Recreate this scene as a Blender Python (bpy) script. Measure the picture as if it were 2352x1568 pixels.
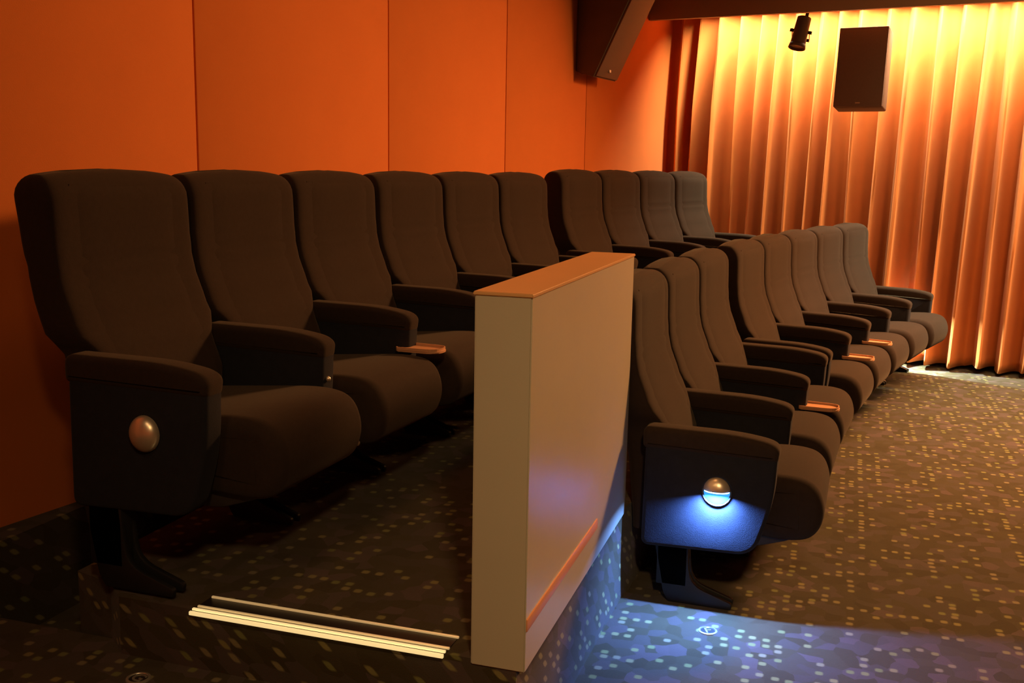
import bpy, bmesh, math, random
from mathutils import Vector, Matrix
random.seed(7)
# ---------------------------------------------------------------- clear
for o in list(bpy.data.objects): bpy.data.objects.remove(o, do_unlink=True)
S = bpy.context.scene
C = S.collection
PI = math.pi
# World axes: x = across (towards the screen), y = along the rows, away from the camera, z = up.
# z = 0 is the platform of the back row.

# ---------------------------------------------------------------- camera
EYE = 1.13
cd = bpy.data.cameras.new('camera')
cam = bpy.data.objects.new('camera', cd); C.objects.link(cam)
cd.sensor_width = 36; cd.lens = 2380/2352*36; cd.clip_start = .05; cd.clip_end = 100
# columns: camera right, up, back in world (x,y,z)
R = [[0.30923, -0.1522, 0.93873], [0.95082, 0.06791, -0.3022], [0.01775, -0.98601, -0.16572]]  # rows: along, across, up in image axes
_right = Vector((R[1][0], R[0][0], R[2][0])).normalized()
_down = Vector((R[1][1], R[0][1], R[2][1]))
_down = (_down - _right*_down.dot(_right)).normalized()
_back = _right.cross(-_down)
M = Matrix((( _right.x, -_down.x, _back.x, 0), (_right.y, -_down.y, _back.y, 0), (_right.z, -_down.z, _back.z, EYE), (0, 0, 0, 1)))
cam.matrix_world = M
S.camera = cam

# ---------------------------------------------------------------- world, lights, exposure
S.view_settings.view_transform = 'Standard'; S.view_settings.look = 'None'
S.view_settings.gamma = 1; S.view_settings.use_curve_mapping = False
S.view_settings.exposure = 0.0
w = bpy.data.worlds.new('world'); S.world = w; w.use_nodes = True
w.node_tree.nodes['Background'].inputs[0].default_value = (1, .6, .35, 1)
w.node_tree.nodes['Background'].inputs[1].default_value = .004

def area(name, loc, rot, sx, sy, power, col, spread=180):
    l = bpy.data.lights.new(name, 'AREA'); l.shape = 'RECTANGLE'; l.size = sx; l.size_y = sy
    l.energy = power; l.color = col; l.spread = math.radians(spread)
    o = bpy.data.objects.new(name, l); C.objects.link(o); o.location = loc; o.rotation_euler = rot
    return o
CUR_A = math.atan(.174)          # the curtain wall is not quite square to the rows
# cove light hidden behind the pelmet, shining down on the curtain
area('cove_light', (1.30, 8.06, 2.41), (math.radians(12), 0, -CUR_A), 4.9, .05, 235, (1, .84, .52), 130)
# ceiling downlights over the seating, followed by two added fill lights
area('ceiling_and_fill_light', (1.9, 6.9, 2.70), (math.radians(-32), math.radians(26), 0), 1.0, .7, 290, (1, .46, .16), 125)
area('ceiling_and_fill_light', (-1.0, 3.3, 2.72), (0, 0, 0), .5, 1.6, 8.5, (1, .44, .15))
area('ceiling_and_fill_light', (-1.0, .2, 2.72), (0, 0, 0), .4, .4, 8, (1, .58, .26))  # unseen fill added to lift the dark floor and riser at near left
area('ceiling_and_fill_light', (1.6, 5.2, 2.72), (math.radians(38), 0, 0), .6, .6, 38, (1, .46, .17), 120)  # unseen fill added to brighten the curtain speaker and pelmet
# downlight behind the camera, turned towards the partition
area('ceiling_spot', (.5, -.5, 2.72), (math.radians(50), 0, math.radians(12)), .25, .25, 9, (1, .62, .26), 66)
# ---------------------------------------------------------------- materials
def mat(name, col=(.5,.5,.5), rough=.6, metal=0, sheen=0, emit=None, es=0, spec=.5, sheen_col=None):
    m = bpy.data.materials.new(name); m.use_nodes = True
    b = m.node_tree.nodes['Principled BSDF']
    b.inputs['Base Color'].default_value = (*col, 1); b.inputs['Roughness'].default_value = rough
    b.inputs['Metallic'].default_value = metal; b.inputs['Specular IOR Level'].default_value = spec
    if sheen:
        b.inputs['Sheen Weight'].default_value = sheen; b.inputs['Sheen Roughness'].default_value = .45
        b.inputs['Sheen Tint'].default_value = (*(sheen_col or (1, 1, 1)), 1)
    if emit:
        b.inputs['Emission Color'].default_value = (*emit, 1); b.inputs['Emission Strength'].default_value = es
    return m
def nodes(m): return m.node_tree.nodes, m.node_tree.links, m.node_tree.nodes['Principled BSDF']
def mottled(m, c1, c2, scale, detail=4, bump=0, bscale=None, bdist=.002):
    n, l, b = nodes(m)
    tc = n.new('ShaderNodeTexCoord'); no = n.new('ShaderNodeTexNoise'); no.inputs['Scale'].default_value = scale; no.inputs['Detail'].default_value = detail
    r = n.new('ShaderNodeMix'); r.data_type = 'RGBA'; r.inputs[6].default_value = (*c1, 1); r.inputs[7].default_value = (*c2, 1)
    l.new(tc.outputs['Object'], no.inputs['Vector']); l.new(no.outputs['Fac'], r.inputs[0]); l.new(r.outputs[2], b.inputs['Base Color'])
    if bump:
        n2 = n.new('ShaderNodeTexNoise'); n2.inputs['Scale'].default_value = bscale or scale*4; n2.inputs['Detail'].default_value = 3
        bp = n.new('ShaderNodeBump'); bp.inputs['Strength'].default_value = bump; bp.inputs['Distance'].default_value = bdist
        l.new(tc.outputs['Object'], n2.inputs['Vector']); l.new(n2.outputs['Fac'], bp.inputs['Height']); l.new(bp.outputs['Normal'], b.inputs['Normal'])
    return m
FABRIC = mottled(mat('seat_fabric', rough=.95, sheen=.08, sheen_col=(1,.85,.7), spec=.1), (.026,.0165,.013), (.036,.0235,.018), 60, bump=.35, bscale=420)
FABRIC_SIDE = mottled(mat('side_fabric', rough=.95, sheen=.06, sheen_col=(.85,.8,.85), spec=.1), (.015,.015,.020), (.022,.022,.030), 40, bump=.35, bscale=420)
BLACK = mottled(mat('black_metal', rough=.5, spec=.4), (.008,.008,.009), (.013,.012,.013), 20)
PLASTIC = mottled(mat('black_plastic', rough=.6, spec=.4), (.03,.022,.02), (.04,.03,.027), 30)
CHROME = mat('chrome', (.90,.76,.60), .34, .75)
BRASS = mat('nosing_metal', (.98,.86,.62), .42, .8, emit=(1,.62,.24), es=.35)  # faint glow added to the metal as painted shine
NOSE_SHINE = mat('nosing_painted_shine', (.98,.86,.62), .42, emit=(1,.74,.32), es=.75)  # glow stands in for light reflected off the metal bars
TRAY = mottled(mat('tray_wood', rough=.35), (.55,.26,.14), (.68,.36,.20), 30)
WALLM = mottled(mat('wall_fabric', rough=.9, sheen=.1, spec=.2), (.66,.175,.036), (.72,.20,.042), 5, bump=.25, bscale=300)
PAINT = mottled(mat('partition_paint', rough=.36, spec=.5), (.46,.41,.32), (.50,.45,.35), 6, bump=.08, bscale=160)
LIGHT_BAND = mottled(mat('painted_light_band', rough=.4, spec=.5), (.62,.26,.12), (.72,.33,.16), 12)  # colour of an orange band of light on the partition side
CEIL = mottled(mat('ceiling_paint', rough=.85), (.10,.065,.045), (.12,.08,.055), 3)
PELM = mottled(mat('pelmet_paint', rough=.8), (.38,.27,.18), (.44,.32,.21), 5)
SPK = mottled(mat('speaker_cabinet', rough=.6, spec=.4), (.11,.075,.055), (.14,.095,.07), 12, bump=.3, bscale=300)
GRILLE = mottled(mat('speaker_grille', rough=.65, spec=.4), (.15,.092,.07), (.18,.11,.085), 90, bump=.4, bscale=500)
WHITE = mat('white_plastic', (.75,.72,.68), .5)
LENS = mat('lamp_lens', (.01,.06,.14), .3, emit=(.06,.40,1), es=.8)
LED = mat('led_strip', (.9,.95,1), .3, emit=(.40,.68,1), es=12)
MARK = mottled(mat('marker_metal', rough=.35, metal=.8), (.70,.66,.58), (.80,.76,.66), 30)
MARKD = mat('marker_dark', (.02,.015,.015), .5)
CURT = mottled(mat('curtain_velvet', rough=.8, sheen=.3, sheen_col=(1,.55,.3), spec=.2), (.54,.155,.036), (.62,.19,.048), 9, bump=.3, bscale=260)

def carpet_mat():
    m = mat('patterned_carpet', rough=.97, spec=.1, sheen=.1)
    n, l, b = nodes(m)
    g = n.new('ShaderNodeNewGeometry'); sp = n.new('ShaderNodeSeparateXYZ'); l.new(g.outputs['Position'], sp.inputs[0])
    a1 = n.new('ShaderNodeMath'); a1.operation = 'ADD'; l.new(sp.outputs[0], a1.inputs[0]); l.new(sp.outputs[2], a1.inputs[1])
    a2 = n.new('ShaderNodeMath'); a2.operation = 'ADD'; l.new(sp.outputs[1], a2.inputs[0]); l.new(sp.outputs[2], a2.inputs[1])
    cb = n.new('ShaderNodeCombineXYZ'); l.new(a1.outputs[0], cb.inputs[0]); l.new(a2.outputs[0], cb.inputs[1])
    def vor(scale, rnd):
        v = n.new('ShaderNodeTexVoronoi'); v.voronoi_dimensions = '2D'; v.distance = 'MINKOWSKI'; v.inputs['Exponent'].default_value = 3.2
        v.inputs['Scale'].default_value = scale; v.inputs['Randomness'].default_value = rnd; l.new(cb.outputs[0], v.inputs['Vector']); return v
    v = vor(24, .55)
    lt = n.new('ShaderNodeMapRange'); lt.inputs['From Min'].default_value = .33; lt.inputs['From Max'].default_value = .20; l.new(v.outputs['Distance'], lt.inputs['Value'])
    sc = n.new('ShaderNodeSeparateColor'); l.new(v.outputs['Color'], sc.inputs[0])
    gt = n.new('ShaderNodeMath'); gt.operation = 'GREATER_THAN'; gt.inputs[1].default_value = .72; l.new(sc.outputs[0], gt.inputs[0])
    mu = n.new('ShaderNodeMath'); mu.operation = 'MULTIPLY'; l.new(lt.outputs[0], mu.inputs[0]); l.new(gt.outputs[0], mu.inputs[1])
    dr = n.new('ShaderNodeValToRGB'); l.new(sc.outputs[1], dr.inputs[0])
    e = dr.color_ramp.elements; e[0].color = (.15,.155,.05,1); e[1].color = (.19,.155,.09,1)
    e2 = dr.color_ramp.elements.new(.5); e2.color = (.21,.175,.065,1)
    v2 = vor(19, 1.0); s2 = n.new('ShaderNodeSeparateColor'); l.new(v2.outputs['Color'], s2.inputs[0])
    br = n.new('ShaderNodeValToRGB'); l.new(s2.outputs[2], br.inputs[0])
    e = br.color_ramp.elements; e[0].color = (.046,.033,.014,1); e[1].color = (.082,.056,.050,1)
    e2 = br.color_ramp.elements.new(.45); e2.color = (.056,.042,.020,1)
    e3 = br.color_ramp.elements.new(.75); e3.color = (.062,.046,.034,1)
    br.color_ramp.interpolation = 'EASE'
    mx = n.new('ShaderNodeMix'); mx.data_type = 'RGBA'; l.new(mu.outputs[0], mx.inputs[0]); l.new(br.outputs[0], mx.inputs[6]); l.new(dr.outputs[0], mx.inputs[7])
    l.new(mx.outputs[2], b.inputs['Base Color'])
    no = n.new('ShaderNodeTexNoise'); no.inputs['Scale'].default_value = 500; l.new(g.outputs['Position'], no.inputs['Vector'])
    bp = n.new('ShaderNodeBump'); bp.inputs['Strength'].default_value = .5; bp.inputs['Distance'].default_value = .003
    l.new(no.outputs['Fac'], bp.inputs['Height']); l.new(bp.outputs['Normal'], b.inputs['Normal'])
    return m
CARPET = carpet_mat()

# ---------------------------------------------------------------- helpers
def link(name, bm, m, parent=None, smooth=True, mats=None):
    me = bpy.data.meshes.new(name); bmesh.ops.recalc_face_normals(bm, faces=bm.faces); bm.to_mesh(me); bm.free()
    if smooth:
        me.shade_smooth()
        me.set_sharp_from_angle(angle=math.radians(40))
    for x in (mats or [m]): me.materials.append(x)
    o = bpy.data.objects.new(name, me); C.objects.link(o)
    if parent: o.parent = parent
    return o
def struct(name, bm, m, smooth=False):
    o = link(name, bm, m, None, smooth); o['kind'] = 'structure'; return o
def tag(o, label, cat, group=None):
    o['label'] = label; o['category'] = cat
    if group: o['group'] = group
    return o
def thing(name, label, cat, loc=(0,0,0), rz=0, group=None):
    o = bpy.data.objects.new(name, None); C.objects.link(o); o.location = loc; o.rotation_euler = (0,0,rz); o.empty_display_size = .05
    return tag(o, label, cat, group)
def box(bm, x0, x1, y0, y1, z0, z1, bev=0, seg=3, mtx=None):
    r = bmesh.ops.create_cube(bm, size=1)['verts']
    for v in r: v.co = Vector(((x0+x1)/2+v.co.x*(x1-x0), (y0+y1)/2+v.co.y*(y1-y0), (z0+z1)/2+v.co.z*(z1-z0)))
    if bev:
        ed = list({e for v in r for e in v.link_edges})
        res = bmesh.ops.bevel(bm, geom=ed, offset=bev, segments=seg, affect='EDGES', profile=.5)
        r = list({v for f in res['faces'] for v in f.verts} | {v for v in r if v.is_valid})
    if mtx:
        for v in r: v.co = mtx @ v.co
    return r
def prism(bm, pts, z0, z1):
    """pts: xy polygon; extruded in z"""
    a = [bm.verts.new((p[0], p[1], z0)) for p in pts]; b = [bm.verts.new((p[0], p[1], z1)) for p in pts]
    bm.faces.new(a[::-1]); bm.faces.new(b); k = len(pts)
    for i in range(k): bm.faces.new((a[i], a[(i+1)%k], b[(i+1)%k], b[i]))
def side_prism(bm, pts, y0, y1, bev=0, seg=3):
    """pts: xz outline; extruded along y, its two outer rims rounded"""
    n = len(pts)
    def inset(d):
        out = []
        for i in range(n):
            p0, p1, p2 = Vector(pts[i-1]), Vector(pts[i]), Vector(pts[(i+1)%n])
            a = (p1-p0).normalized(); b = (p2-p1).normalized()
            na = Vector((-a.y, a.x)); nb = Vector((-b.y, b.x)); q = (na+nb)
            q = q.normalized()/max(.35, q.normalized().dot(na)) if q.length > 1e-6 else na
            out.append(p1+q*d)
        return out
    area2 = sum(pts[i-1][0]*pts[i][1]-pts[i][0]*pts[i-1][1] for i in range(n)); sg = 1 if area2 > 0 else -1
    prof = []
    if bev:
        for k in range(seg+1):
            t = PI/2*k/seg; prof.append((y0+bev*(1-math.sin(t)), bev*(1-math.cos(PI/2-t)) if 0 else bev*(1-math.sin(t)) if 0 else 0))
        prof = [(y0+bev*(1-math.cos(PI/2*k/seg)), bev*(1-math.sin(PI/2*k/seg))) for k in range(seg+1)]
        prof += [(y1-(y-y0), d) for y, d in prof[::-1]]
    else: prof = [(y0, 0), (y1, 0)]
    rings = []
    for y, d in prof:
        ip = inset(d*sg) if d else [Vector(p) for p in pts]
        rings.append([bm.verts.new((p.x, y, p.y)) for p in ip])
    for a, b in zip(rings, rings[1:]):
        for i in range(n): bm.faces.new((a[i], a[(i+1)%n], b[(i+1)%n], b[i]))
    bm.faces.new(rings[0][::-1]); bm.faces.new(rings[-1])
def smooth_poly(pts, radii, seg=5):
    """round the corners of an outline with quadratic arcs"""
    out = []; n = len(pts)
    for i in range(n):
        p0, p, p2 = Vector(pts[i-1]), Vector(pts[i]), Vector(pts[(i+1)%n]); r = radii[i] if isinstance(radii, (list, tuple)) else radii
        if r <= 0: out.append(tuple(p)); continue
        a = p+(p0-p).normalized()*min(r, (p0-p).length*.49); b = p+(p2-p).normalized()*min(r, (p2-p).length*.49)
        for k in range(seg+1):
            t = k/seg; q = a*(1-t)**2+p*2*t*(1-t)+b*t*t; out.append((q.x, q.y))
    return out
def cyl(bm, p0, p1, r0, r1=None, n=24, caps=True):
    r1 = r0 if r1 is None else r1; p0 = Vector(p0); p1 = Vector(p1); ax = (p1-p0).normalized()
    u = ax.orthogonal().normalized(); v = ax.cross(u)
    A = [bm.verts.new(p0+(u*math.cos(2*PI*i/n)+v*math.sin(2*PI*i/n))*r0) for i in range(n)]
    B = [bm.verts.new(p1+(u*math.cos(2*PI*i/n)+v*math.sin(2*PI*i/n))*r1) for i in range(n)]
    for i in range(n): bm.faces.new((A[i], A[(i+1)%n], B[(i+1)%n], B[i]))
    if caps: bm.faces.new(A[::-1]); bm.faces.new(B)
def lerp(tab, z):
    if z <= tab[0][0]: return tab[0][1]
    for (a, u), (b, v) in zip(tab, tab[1:]):
        if z <= b:
            t = (z-a)/(b-a); t = t*t*(3-2*t)*.35+t*.65; return u+(v-u)*t
    return tab[-1][1]

# ---------------------------------------------------------------- structure
FZ = -.32      # floor of the row in front
TZ = -.16      # aisle tread beside the platform
def edge_x(y): return -.65 if y < 3.32 else -.65+.033*(y-3.32)**2
WD = .151      # the back wall runs at a small angle to the rows
def wall_x(y): return -2.45+WD*(y-2.6)
def curt_y(x): return 8.327-.174*(x-.558)
bm = bmesh.new(); box(bm, -5, 9, -3, 10.5, FZ-.2, FZ); struct('floor', bm, CARPET)
bm = bmesh.new()
pts = [(-.66, 2.125), (-.66, 3.32)] + [(edge_x(y), y) for y in [3.4+.3*i for i in range(18)]] + [(.2, 9.4), (-3.2, 9.4), (-3.2, 2.19), (-2.35, 2.19), (-2.1, 27), (-1.98, 2.24), (-1.84, 2.2), (-1.76, 2.135)]
prism(bm, pts, FZ-.1, 0); o = struct('floor_platform', bm, CARPET)
bm = bmesh.new(); prism(bm, [(-.66, -3), (-.66, 2.2), (-3.6, 2.2), (-3.6, -3)], FZ-.1, TZ); struct('floor_tread', bm, CARPET)
# back wall
bm = bmesh.new()
prism(bm, [(wall_x(-3), -3), (wall_x(9.5), 9.5), (wall_x(9.5)-.2, 9.5), (wall_x(-3)-.2, -3)], FZ-.1, 2.9)
struct('wall_back', bm, mat('wall_core', (.12,.03,.01), .9))
# fabric panels of the back wall, butt-jointed
joints = [-.1, 1.0, 2.15, 3.344, 4.605, 5.816, 7.002, 9.5]
for i, (a, b) in enumerate(zip(joints, joints[1:])):
    bm = bmesh.new(); L = (b-a)*math.hypot(1, WD)
    box(bm, 0, .03, .003, L-.003, 0, 2.95, .006, 2)
    o = struct('wall_back_panel', bm, WALLM, True); o.location = (wall_x(a)+.002, a, -.08); o.rotation_euler = (0, 0, -math.atan(WD))
# far wall behind the curtain, near side wall, ceiling
bm = bmesh.new(); prism(bm, [(-2.5, curt_y(-2.5)+.75), (6, curt_y(6)+.75), (6, curt_y(6)+.95), (-2.5, curt_y(-2.5)+.95)], FZ-.1, 2.9)
struct('wall_far', bm, mat('far_wall_paint', (.3,.12,.05), .9))
bm = bmesh.new(); box(bm, -4, 6, -3.2, -3, FZ-.1, 2.9); struct('wall_near', bm, WALLM)
bm = bmesh.new(); box(bm, -4, 9, -3.2, 10, 2.78, 2.95); struct('ceiling', bm, CEIL)
# pelmet that hides the cove light
bm = bmesh.new(); o_ = .52
prism(bm, [(-2.2, curt_y(-2.2)-o_), (5, curt_y(5)-o_), (5, curt_y(5)-o_+.05), (-2.2, curt_y(-2.2)-o_+.05)], 2.262, 2.85)
struct('trim_1', bm, PELM)

# ---------------------------------------------------------------- step nosing
t = thing('step_nosing', 'bright ribbed metal step nosing between the first back-row seat and the partition', 'step edge', (-1.17, 2.12, 0))
def strip(name, x0, x1, y0, y1, z0, z1, m=BRASS):
    bm = bmesh.new(); box(bm, x0+1.17, x1+1.17, y0-2.12, y1-2.12, z0, z1, .0018, 2); return link(name, bm, m, t)
strip('base_plate', -1.53, -.835, 2.122, 2.218, 0, .003, MARKD)
strip('rib', -1.525, -.832, 2.204, 2.211, .002, .008)
strip('rib', -1.525, -.832, 2.142, 2.149, .002, .008)
strip('nose_bar', -1.528, -.835, 2.109, 2.117, -.005, .005, NOSE_SHINE)
strip('nose_bar', -1.528, -.835, 2.123, 2.131, .001, .008, NOSE_SHINE)

# ---------------------------------------------------------------- partition
t = thing('partition_wall', 'waist-high greige painted partition between the two seat rows', 'partition', (-.71, 2.12, 0))
bm = bmesh.new(); prof = [(-.060, 0), (.072, 0), (.055, 1.19), (-.085, 1.19)]
prism(bm, prof, -.012, .855)
bmesh.ops.bevel(bm, geom=list(bm.edges), offset=.003, segments=2, affect='EDGES')
link('body', bm, PAINT, t)
bm = bmesh.new(); prism(bm, [(-.063, -.003), (.075, -.003), (.058, 1.192), (-.088, 1.192)], .853, .862)
bmesh.ops.bevel(bm, geom=list(bm.edges), offset=.002, segments=2, affect='EDGES')
o = link('cap', bm, mottled(mat('partition_cap', rough=.35, spec=.6), (.60,.33,.14), (.66,.38,.17), 8), t); o['label'] = 'flat cap with the orange wall reflection painted in'  # orange reflected from the back wall is put into the cap colour
bm = bmesh.new(); box(bm, .066, .0755, .003, .74, .086, .117, .003, 2, Matrix.Rotation(.0143, 4, 'Z')); o = link('light_band_strip', bm, LIGHT_BAND, t); o['label'] = 'orange strip painted as a band of light'  # thin strip shaped and coloured as a band of orange light

# ---------------------------------------------------------------- seats
BACK_REAR = [(.20, .02), (.24, .0), (.45, -.022), (.59, -.045), (.76, -.098), (.92, -.128), (1.05, -.145), (1.12, -.15)]
BACK_FRONT = [(.20, .10), (.40, .135), (.50, .140), (.60, .105), (.70, .052), (.80, .014), (.90, .002), (1.0, .0), (1.12, -.008)]
def back_mesh():
    bm = bmesh.new(); H = 1.095; rings = []
    zs = [.24+.03*i for i in range(27)] + [1.04, 1.058, 1.072, 1.083, 1.090, 1.0945, 1.0955]
    N = 44
    for z in zs:
        xr, xf = lerp(BACK_REAR, min(z, 1.05)), lerp(BACK_FRONT, min(z, 1.05)); hw = .293 if z > .66 else .293-.045*min(1, (.66-z)/.06)
        k = 0
        if z > 1.03: k = 1-math.sqrt(max(0, 1-((z-1.03)/(H-1.03+.0008))**2))
        groove = .004*math.exp(-((z-.845)/.008)**2)
        ins = .06*k+groove; hwz = hw-ins*.5; xf2 = xf-ins*.9; xr2 = xr+ins*.9
        xc, hd = (xf2+xr2)/2, (xf2-xr2)/2; ring = []
        for i in range(N):
            a = 2*PI*i/N; c, s = math.cos(a), math.sin(a); e = .30
            y = math.copysign(abs(s)**e, s)*hwz; x = math.copysign(abs(c)**e, c)*hd
            yy = y/hw
            if c > 0: x += .014*(abs(yy)**3)*(1-k)          # the wings curl forward a little
            crown = -.02*yy*yy*(1 if z > .9 else 0)*((z-.9)/.19 if z > .9 else 0)
            ring.append(bm.verts.new((xc+x, y, z+crown)))
        rings.append(ring)
    for a, b in zip(rings, rings[1:]):
        for i in range(N): bm.faces.new((a[i], a[(i+1)%N], b[(i+1)%N], b[i]))
    bm.faces.new(rings[0][::-1]); bm.faces.new(rings[-1])
    return bm
def pad_mesh():
    """the softer front panel of the backrest, standing proud of the shell"""
    bm = bmesh.new(); N = 13; M_ = 40; front = []; rear = []
    for j in range(M_+1):
        z = .42+(1.055-.42)*j/M_; rz = min(1, (1-abs(2*j/M_-1))*9)
        w = .238-.02*(1-min(1, (1-abs(2*j/M_-1))*7))
        f, r = [], []
        for i in range(N+1):
            u = 2*i/N-1; bulge = (1-abs(u)**4)*(.3+.7*math.sin(min(1, rz)*PI/2))
            x = lerp(BACK_FRONT, z)+.010*abs(u)**3
            seam = .006*math.exp(-((z-.845)/.007)**2)+.004*math.exp(-((z-.60)/.007)**2)
            f.append(bm.verts.new((x-.012+.019*bulge-seam, u*w, z))); r.append(bm.verts.new((x-.03, u*w, z)))
        front.append(f); rear.append(r)
    for A in (front, rear):
        for a, b in zip(A, A[1:]):
            for i in range(N): bm.faces.new((a[i], a[i+1], b[i+1], b[i]))
    for i in range(N):
        bm.faces.new((front[0][i], front[0][i+1], rear[0][i+1], rear[0][i])); bm.faces.new((front[-1][i], front[-1][i+1], rear[-1][i+1], rear[-1][i]))
    for a, b, c, d in ((front, rear, 0, 0), (front, rear, N, N)):
        for j in range(M_): bm.faces.new((a[j][c], a[j+1][c], b[j+1][d], b[j][d]))
    return bm
def cushion_mesh():
    bm = bmesh.new()
    pts = smooth_poly([(.10, .31), (.30, .265), (.53, .245), (.61, .27), (.64, .36), (.605, .455), (.51, .475), (.10, .44)], [.02, .08, .08, .06, .09, .07, .09, .02], 8)
    side_prism(bm, pts, -.238, .238, .045, 6); return bm
def pan_mesh():
    bm = bmesh.new()
    side_prism(bm, smooth_poly([(.08, .20), (.42, .21), (.54, .25), (.50, .28), (.08, .34)], .03, 4), -.20, .20, .01, 2); return bm
def panel_mesh(w=.037):
    bm = bmesh.new()
    side_prism(bm, smooth_poly([(.055, .215), (.425, .225), (.478, .40), (.484, .57), (.06, .57)], [.03, .06, .10, .02, .03], 8), -w, w, .014, 4); return bm
def arm_mesh(w=.042):
    bm = bmesh.new()
    side_prism(bm, smooth_poly([(.05, .548), (.484, .540), (.492, .600), (.36, .622), (.05, .624)], [.02, .015, .055, .09, .03], 8), -w, w, .020, 5); return bm
def leg_mesh():
    bm = bmesh.new()
    side_prism(bm, smooth_poly([(.085, .23), (.20, .23), (.215, .07), (.36, .022), (.355, .0), (.145, .0), (.125, .03)], [0, .01, .05, .012, 0, 0, .02], 4), -.03, -.012, .004, 2)
    side_prism(bm, smooth_poly([(.085, .23), (.20, .23), (.215, .07), (.36, .022), (.355, .0), (.145, .0), (.125, .03)], [0, .01, .05, .012, 0, 0, .02], 4), .012, .03, .004, 2)
    box(bm, .10, .205, -.03, .03, .06, .23, .004, 2); return bm
def knob_mesh(r=.009):
    bm = bmesh.new(); bmesh.ops.create_uvsphere(bm, u_segments=16, v_segments=10, radius=r); 
    cyl(bm, (-r*2.2, 0, 0), (0, 0, 0), r*.5, n=12); return bm
def tray_mesh():
    bm = bmesh.new(); P = smooth_poly([(0, -.055), (.15, -.050), (.165, .0), (.15, .050), (0, .055)], [.01, .045, .03, .045, .01], 6)
    prism(bm, P, 0, .008); bmesh.ops.bevel(bm, geom=[e for e in bm.edges], offset=.002, segments=1, affect='EDGES')
    P = [(p[0]*.96+.002, p[1]) for p in P]
    for (a, b) in zip(P, P[1:]):
        d = Vector((b[0]-a[0], b[1]-a[1], 0))
        if d.length > 1e-4: box(bm, 0, d.length, -.002, .002, .006, .016, 0, 1, Matrix.Translation((a[0], a[1], 0)) @ Matrix.Rotation(math.atan2(d.y, d.x), 4, 'Z'))
    return bm
def make_seat(name, label, group):
    t = thing(name, label, 'seat', group=group)
    link('backrest', back_mesh(), FABRIC, t); b = link('back_pad', pad_mesh(), FABRIC, t)
    link('seat_cushion', cushion_mesh(), FABRIC, t); link('seat_pan', pan_mesh(), PLASTIC, t)
    return t
def add_side(t, y, leg=True):
    p = panel_mesh(); o = link('side_panel', p, FABRIC_SIDE, t); o.location = (0, y, 0)
    o = link('armrest', arm_mesh(), FABRIC, t); o.location = (0, y, 0)
    if leg: o = link('leg', leg_mesh(), BLACK, t); o.location = (0, y, 0)
proto = make_seat('cinema_seat', '', 'x'); add_side(proto, -.30)
def copy_tree(o, parent=None):
    c = o.copy(); C.objects.link(c)
    if parent: c.parent = parent
    for ch in [x for x in list(bpy.data.objects) if x.parent == o]: copy_tree(ch, c)
    return c
def far_side(t, y):
    for ch in [x for x in list(bpy.data.objects) if x.parent == t and x.name.split('.')[0] in ('side_panel', 'armrest', 'leg')]:
        c = ch.copy(); C.objects.link(c); c.parent = t; c.location = (0, y, 0)
def row(x0, y0, k, z, specs, gaps, group, pitch=.60):
    """seats along a gently curved row; specs are the labels"""
    out = []; s = 0; y = y0
    def adv(y, d):
        return y + d/math.hypot(1, 2*k*(y-y0))
    for i, lab in enumerate(specs):
        yc = adv(y, pitch/2); xc = x0+k*(yc-y0)**2; sl = 2*k*(yc-y0)
        o = proto if not used else copy_tree(proto)
        used.append(1)
        o.location = (xc, yc, z); o.rotation_euler = (0, 0, -math.atan(sl))
        o['label'] = lab; o['category'] = 'seat'; o['group'] = group
        out.append(o); y = adv(y, pitch+gaps.get(i, 0))
    return out
used = []
ordn = ['first', 'second', 'third', 'fourth', 'fifth', 'sixth', 'seventh', 'eighth', 'ninth', 'tenth']
GL = ['near-black cinema seat at the aisle end of the back row, domed lamp on its side']
GL += ['dark cinema seat in the back row by the orange wall, %s from the near aisle' % ordn[i] for i in range(1, 9)]
GL += ['last cinema seat of the back row, pale-edged, at the curtain end']
FL = ['cinema seat nearest the aisle in the front row, side panel glowing blue']
FL += ['brown-lit cinema seat in the front row beyond the partition, %s from the near end' % ordn[i] for i in range(1, 7)]
FL += ['last cinema seat of the front row, pale-edged, at the curtain end']
ROWG = row(-1.962, 2.19, .0238, 0, GL, {2: .01, 5: .17}, 'seats of the back row')
ROWF = row(-.645, 3.315, .033, FZ, FL, {2: .17}, 'seats of the front row')
for i, t in enumerate(ROWG): t.location.z += .010 if i < 6 else .03
for t in (ROWG[5], ROWG[9], ROWF[2], ROWF[7]): far_side(t, .30)
for ch in ROWF[0].children:
    if ch.name.startswith('leg'): ch.location.y = -.235
# folding trays, chrome knobs
def put(t, name, bm, m, loc):
    o = link(name, bm, m, t); o.location = loc; return o
put(ROWG[2], 'tray', tray_mesh(), TRAY, (.455, -.33, .478))
for i in (2, 4, 5): put(ROWF[i], 'tray', tray_mesh(), TRAY, (.455, -.30, .470))
for t, z in ((ROWG[1], .27), (ROWG[2], .27), (ROWG[3], .27), (ROWF[1], .27), (ROWF[5], .27)): put(t, 'tray_hinge', knob_mesh(), CHROME, (.55, -.25, z))
put(ROWG[1], 'tray_hinge', knob_mesh(.008), CHROME, (.485, -.31, .478))
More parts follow.
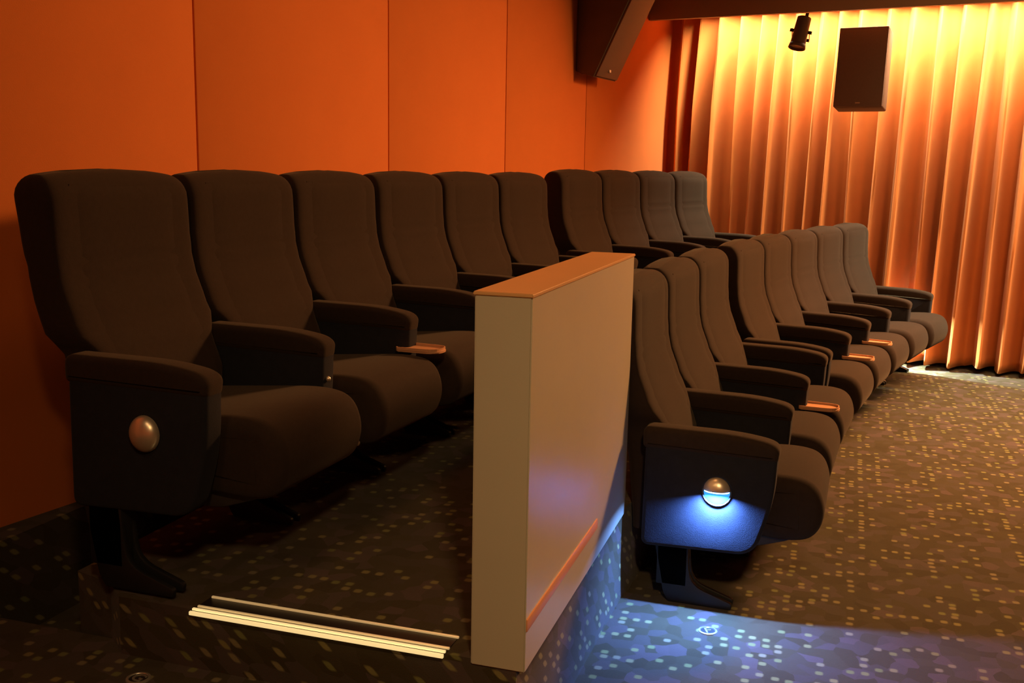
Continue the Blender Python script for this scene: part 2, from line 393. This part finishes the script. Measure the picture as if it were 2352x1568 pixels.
# row-end lamps: round housings on the outer side panels
def lamp_closed(t, loc):
    bm = bmesh.new(); n = 32; m_ = 10; rings = []
    for j in range(m_):
        a = PI/2*j/m_; rings.append([bm.verts.new((.044*math.cos(a)*math.cos(2*PI*i/n), -.030*math.sin(a), .048*math.cos(a)*math.sin(2*PI*i/n))) for i in range(n)])
    top = bm.verts.new((0, -.030, 0))
    for a, b in zip(rings, rings[1:]):
        for i in range(n): bm.faces.new((a[i], a[(i+1)%n], b[(i+1)%n], b[i]))
    for i in range(n): bm.faces.new((rings[-1][i], rings[-1][(i+1)%n], top))
    bm.faces.new(rings[0])
    return put(t, 'row_end_lamp', bm, CHROME, loc)
l = lamp_closed(ROWG[0], (.30, -.340, .437)); l['label'] = 'dome shaped polished metal lamp cover'
def lamp_open(t, loc, sgn, power, col=(.12, .31, 1), spread=155):
    """ring plate, hood over the upper half, lit lens below, and the lamp's own light"""
    ring = bmesh.new(); n = 40; r0, r1 = .043, .047
    A = [[ring.verts.new((r*math.cos(2*PI*i/n), y, r*math.sin(2*PI*i/n))) for i in range(n)] for r, y in ((r1, 0), (r1, -.006), (r0, -.006), (r0, 0))]
    for a, b in zip(A, A[1:]+A[:1]):
        for i in range(n): ring.faces.new((a[i], a[(i+1)%n], b[(i+1)%n], b[i]))
    base = put(t, 'row_end_lamp', ring, MARKD, loc); base.scale = (1, sgn, 1)
    dome = bmesh.new(); m_ = 10; rings = []
    for j in range(m_+1):
        a = PI/2*j/m_; rings.append([dome.verts.new((.043*math.cos(a)*math.cos(PI*i/20), -.004-.030*math.sin(a), .006+.043*math.cos(a)*math.sin(PI*i/20))) for i in range(21)])
    for a, b in zip(rings, rings[1:]):
        for i in range(20):
            try: dome.faces.new((a[i], a[i+1], b[i+1], b[i]))
            except ValueError: pass
    bmesh.ops.remove_doubles(dome, verts=dome.verts, dist=1e-5)
    h = link('hood', dome, CHROME, base); h.data.materials[0] = CHROME
    sm = h.modifiers.new('thickness', 'SOLIDIFY'); sm.thickness = .0015
    # arc-shaped light source tucked under the hood's rim
    led = bmesh.new(); P = [(.040*math.cos(PI+PI*i/20), .0) for i in range(21)]
    v0 = [led.verts.new((.040*math.cos(PI*i/20), -.005-.025*math.sin(PI*i/20), .006)) for i in range(21)]
    v1 = [led.verts.new((.040*math.cos(PI*i/20), -.003-.025*math.sin(PI*i/20), .001)) for i in range(21)]
    for i in range(20): led.faces.new((v0[i], v0[i+1], v1[i+1], v1[i]))
    led.faces.new(v0); led.faces.new(v1[::-1])
    link('light_strip', led, LED, base)
    ln = bmesh.new(); c = [ln.verts.new((.042*math.cos(PI+PI*i/24), -.003, .042*math.sin(PI+PI*i/24))) for i in range(25)]
    d = [ln.verts.new((v.co.x, 0, v.co.z)) for v in c]
    ln.faces.new(c); ln.faces.new(d[::-1])
    for i in range(25): ln.faces.new((c[i], c[(i+1)%25], d[(i+1)%25], d[i]))
    link('lens', ln, LENS, base)
    al = bpy.data.lights.new('row_end_lamp_light', 'AREA'); al.shape = 'RECTANGLE'; al.size = .06; al.size_y = .012; al.energy = power; al.color = col; al.spread = math.radians(spread)
    lo = bpy.data.objects.new('row_end_lamp_light', al); C.objects.link(lo); lo.parent = base; lo.location = (0, -.030, -.004)
    lo.rotation_euler = (math.radians(-6), 0, 0)
    return base
lamp_open(ROWF[0], (.30, -.339, .430), 1, 27)
lamp_open(ROWF[7], (.30, .339, .430), -1, 45, (.72, .95, .85), 172)

# ---------------------------------------------------------------- curtain
def curtain(name, x0, x1, label, seed, hem):
    rnd = random.Random(seed); L = (x1-x0)*math.hypot(1, .174); bm = bmesh.new()
    knots = [0]
    while knots[-1] < L: knots.append(knots[-1]+rnd.uniform(.12, .21))
    knots[-1] = L
    wob = [(rnd.uniform(.45, 1.0), rnd.uniform(-.04, .04), rnd.uniform(.25, .6)) for _ in knots]
    nu = int(L/.008); nz = 44; rows_ = []
    for j in range(nz+1):
        f = j/nz; z = 2.62+(FZ+.035-2.62)*f; r = []
        for i in range(nu+1):
            s = L*i/nu; k = 0
            while k < len(knots)-2 and s > knots[k+1]: k += 1
            u = (s-knots[k])/(knots[k+1]-knots[k])
            A, sh, pk = wob[k]; A2 = wob[min(k+1, len(wob)-1)][0]
            open_ = .40+.60*min(1, f*3)
            peak = .22+.10*(pk-.42)/.18+.04*math.sin(3*f+k)
            d = math.sin(PI/2*u/peak)**1.2 if u < peak else (1-(u-peak)/(1-peak))**2.6*(1+.5*(u-peak)*(1-u))
            d = max(0, d)*(.6+.4*(A*(1-u)+A2*u))
            depth = .21*open_*d + (.012*math.sin(31*s+5*f+k)+.006*math.sin(57*s-4*f))*(.3+.7*f)
            side = .03*f*math.sin(k*1.7+s*2)-.085*f*(s/L)*1.0-.02*f
            xx = s+side
            r.append(bm.verts.new((x0+xx*math.cos(CUR_A)+depth*math.sin(-CUR_A)*1.0, curt_y(x0)-xx*math.sin(CUR_A)-depth*math.cos(CUR_A)+.13, z+.012*math.sin(k*2.3+s)*f)))
        rows_.append(r)
    for a, b in zip(rows_, rows_[1:]):
        for i in range(nu): bm.faces.new((a[i], a[i+1], b[i+1], b[i]))
    o = link(name, bm, CURT); sm = o.modifiers.new('thickness', 'SOLIDIFY'); sm.thickness = .004
    return tag(o, label, 'curtain')
curtain('curtain', -1.555, 3.5, 'floor-length orange-gold pleated curtain behind the far ends of the seat rows', 3, 0)

# ---------------------------------------------------------------- speakers, spotlight
def local(t, d): return t
t = thing('wall_speaker', 'dark rectangular loudspeaker hung in front of the curtain', 'speaker', (.0, 8.07, 1.885), math.radians(-9)-.0)
t.rotation_euler = (math.radians(-7), math.radians(0), math.radians(-10))
bm = bmesh.new(); box(bm, -.172, .172, .01, .20, -.285, .285, .012, 3); link('cabinet', bm, SPK, t)
bm = bmesh.new(); box(bm, -.170, .170, -.008, .012, -.283, .283, .006, 2); link('grille', bm, GRILLE, t)
bm = bmesh.new(); box(bm, -.016, .016, -.012, -.006, -.262, -.252, .001, 1); o = link('badge', bm, mat('badge', (.45,.28,.18), .4), t); o['label'] = 'small pale badge'
bm = bmesh.new(); box(bm, -.02, .02, .19, .30, -.02, .30, .003, 1); box(bm, -.12, .12, .19, .21, -.1, .1, .003, 1); link('bracket', bm, BLACK, t)

t = thing('spotlight', 'small cylindrical stage spotlight hanging in front of the top of the curtain', 'spotlight', (-.43, 8.02, 2.135))
t.rotation_euler = (math.radians(-14), math.radians(10), 0)
bm = bmesh.new(); cyl(bm, (0, 0, -.10), (0, 0, .10), .055, .050, 32); link('body', bm, SPK, t)
bm = bmesh.new(); cyl(bm, (0, 0, -.125), (0, 0, -.095), .062, .058, 32, caps=False); o = link('rim', bm, SPK, t); sm = o.modifiers.new('thickness', 'SOLIDIFY'); sm.thickness = .004
bm = bmesh.new(); cyl(bm, (0, 0, -.108), (0, 0, -.100), .052, .052, 32); o = link('lens', bm, mat('glass_front', (.30,.19,.12), .25), t)
bm = bmesh.new()
for s in (-1, 1):
    box(bm, s*.062-.002, s*.062+.002, -.01, .16, -.012, .012, .001, 1); cyl(bm, (s*.05, 0, 0), (s*.078, 0, 0), .012, n=14)
box(bm, -.062, .062, .155, .16, -.012, .012, .001, 1); cyl(bm, (0, .155, 0), (0, .19, 0), .012, n=12); box(bm, -.012, .012, .17, .19, -.0, .52, .001, 1)
link('yoke', bm, BLACK, t)

# tilted speaker on the back wall (wedge cabinet leaning out into the room)
t = thing('wall_speaker', 'black wedge-shaped loudspeaker tilted down from the top of the orange back wall', 'speaker', (-1.80, 6.80, 1.742), -math.atan(WD))
bm = bmesh.new()
side_prism(bm, [(.02, .02), (.06, .00), (.145, -.02), (.475, .66), (.45, .90), (.06, .92), (.02, .60)], 0, .40, .008, 3); link('cabinet', bm, SPK, t)
bm = bmesh.new(); side_prism(bm, [(.147, -.015), (.162, -.013), (.490, .66), (.475, .66)], .012, .388, .003, 2); link('grille', bm, GRILLE, t)
bm = bmesh.new(); box(bm, .178, .190, .17, .20, .02, .038, .001, 1, Matrix.Translation((0,0,0))); o = link('badge', bm, WHITE, t); o['label'] = 'small white badge'
bm = bmesh.new(); box(bm, -.008, .06, .12, .28, .50, .80, .004, 1); link('bracket', bm, BLACK, t)

# ---------------------------------------------------------------- row letter markers set in the carpet
def marker(ch, loc, rz, r, label):
    t = thing('row_marker', label, 'floor marker', loc, rz)
    bm = bmesh.new(); n = 40; prof = [(r, 0), (r*.97, .0035), (r*.78, .0045), (r*.74, .002)]
    R_ = [[bm.verts.new((q*math.cos(2*PI*i/n), q*math.sin(2*PI*i/n), h)) for i in range(n)] for q, h in prof]
    for a, b in zip(R_, R_[1:]):
        for i in range(n): bm.faces.new((a[i], a[(i+1)%n], b[(i+1)%n], b[i]))
    link('ring', bm, MARK, t)
    bm = bmesh.new(); cyl(bm, (0, 0, .0005), (0, 0, .0022), r*.76, n=n); link('inlay', bm, MARKD, t)
    cu = bpy.data.curves.new('letter', 'FONT'); cu.body = ch; cu.size = r*1.55; cu.extrude = .0008; cu.offset = r*.02; cu.align_x = 'CENTER'; cu.align_y = 'CENTER'
    tmp = bpy.data.objects.new('tmp', cu); C.objects.link(tmp); bpy.context.view_layer.update()
    me = bpy.data.meshes.new_from_object(tmp); bpy.data.objects.remove(tmp, do_unlink=True)
    me.materials.clear(); me.materials.append(MARK); me.name = 'letter'
    o = bpy.data.objects.new('letter', me); C.objects.link(o); o.parent = t; o.location = (0, 0, .003)
    return t
marker('F', (-.343, 3.16, FZ), math.radians(22), .031, 'round metal marker with letter F on the blue-lit aisle carpet')
marker('G', (-1.63, 2.035, TZ), math.radians(-12), .031, 'round metal marker with letter G on the dark aisle step')
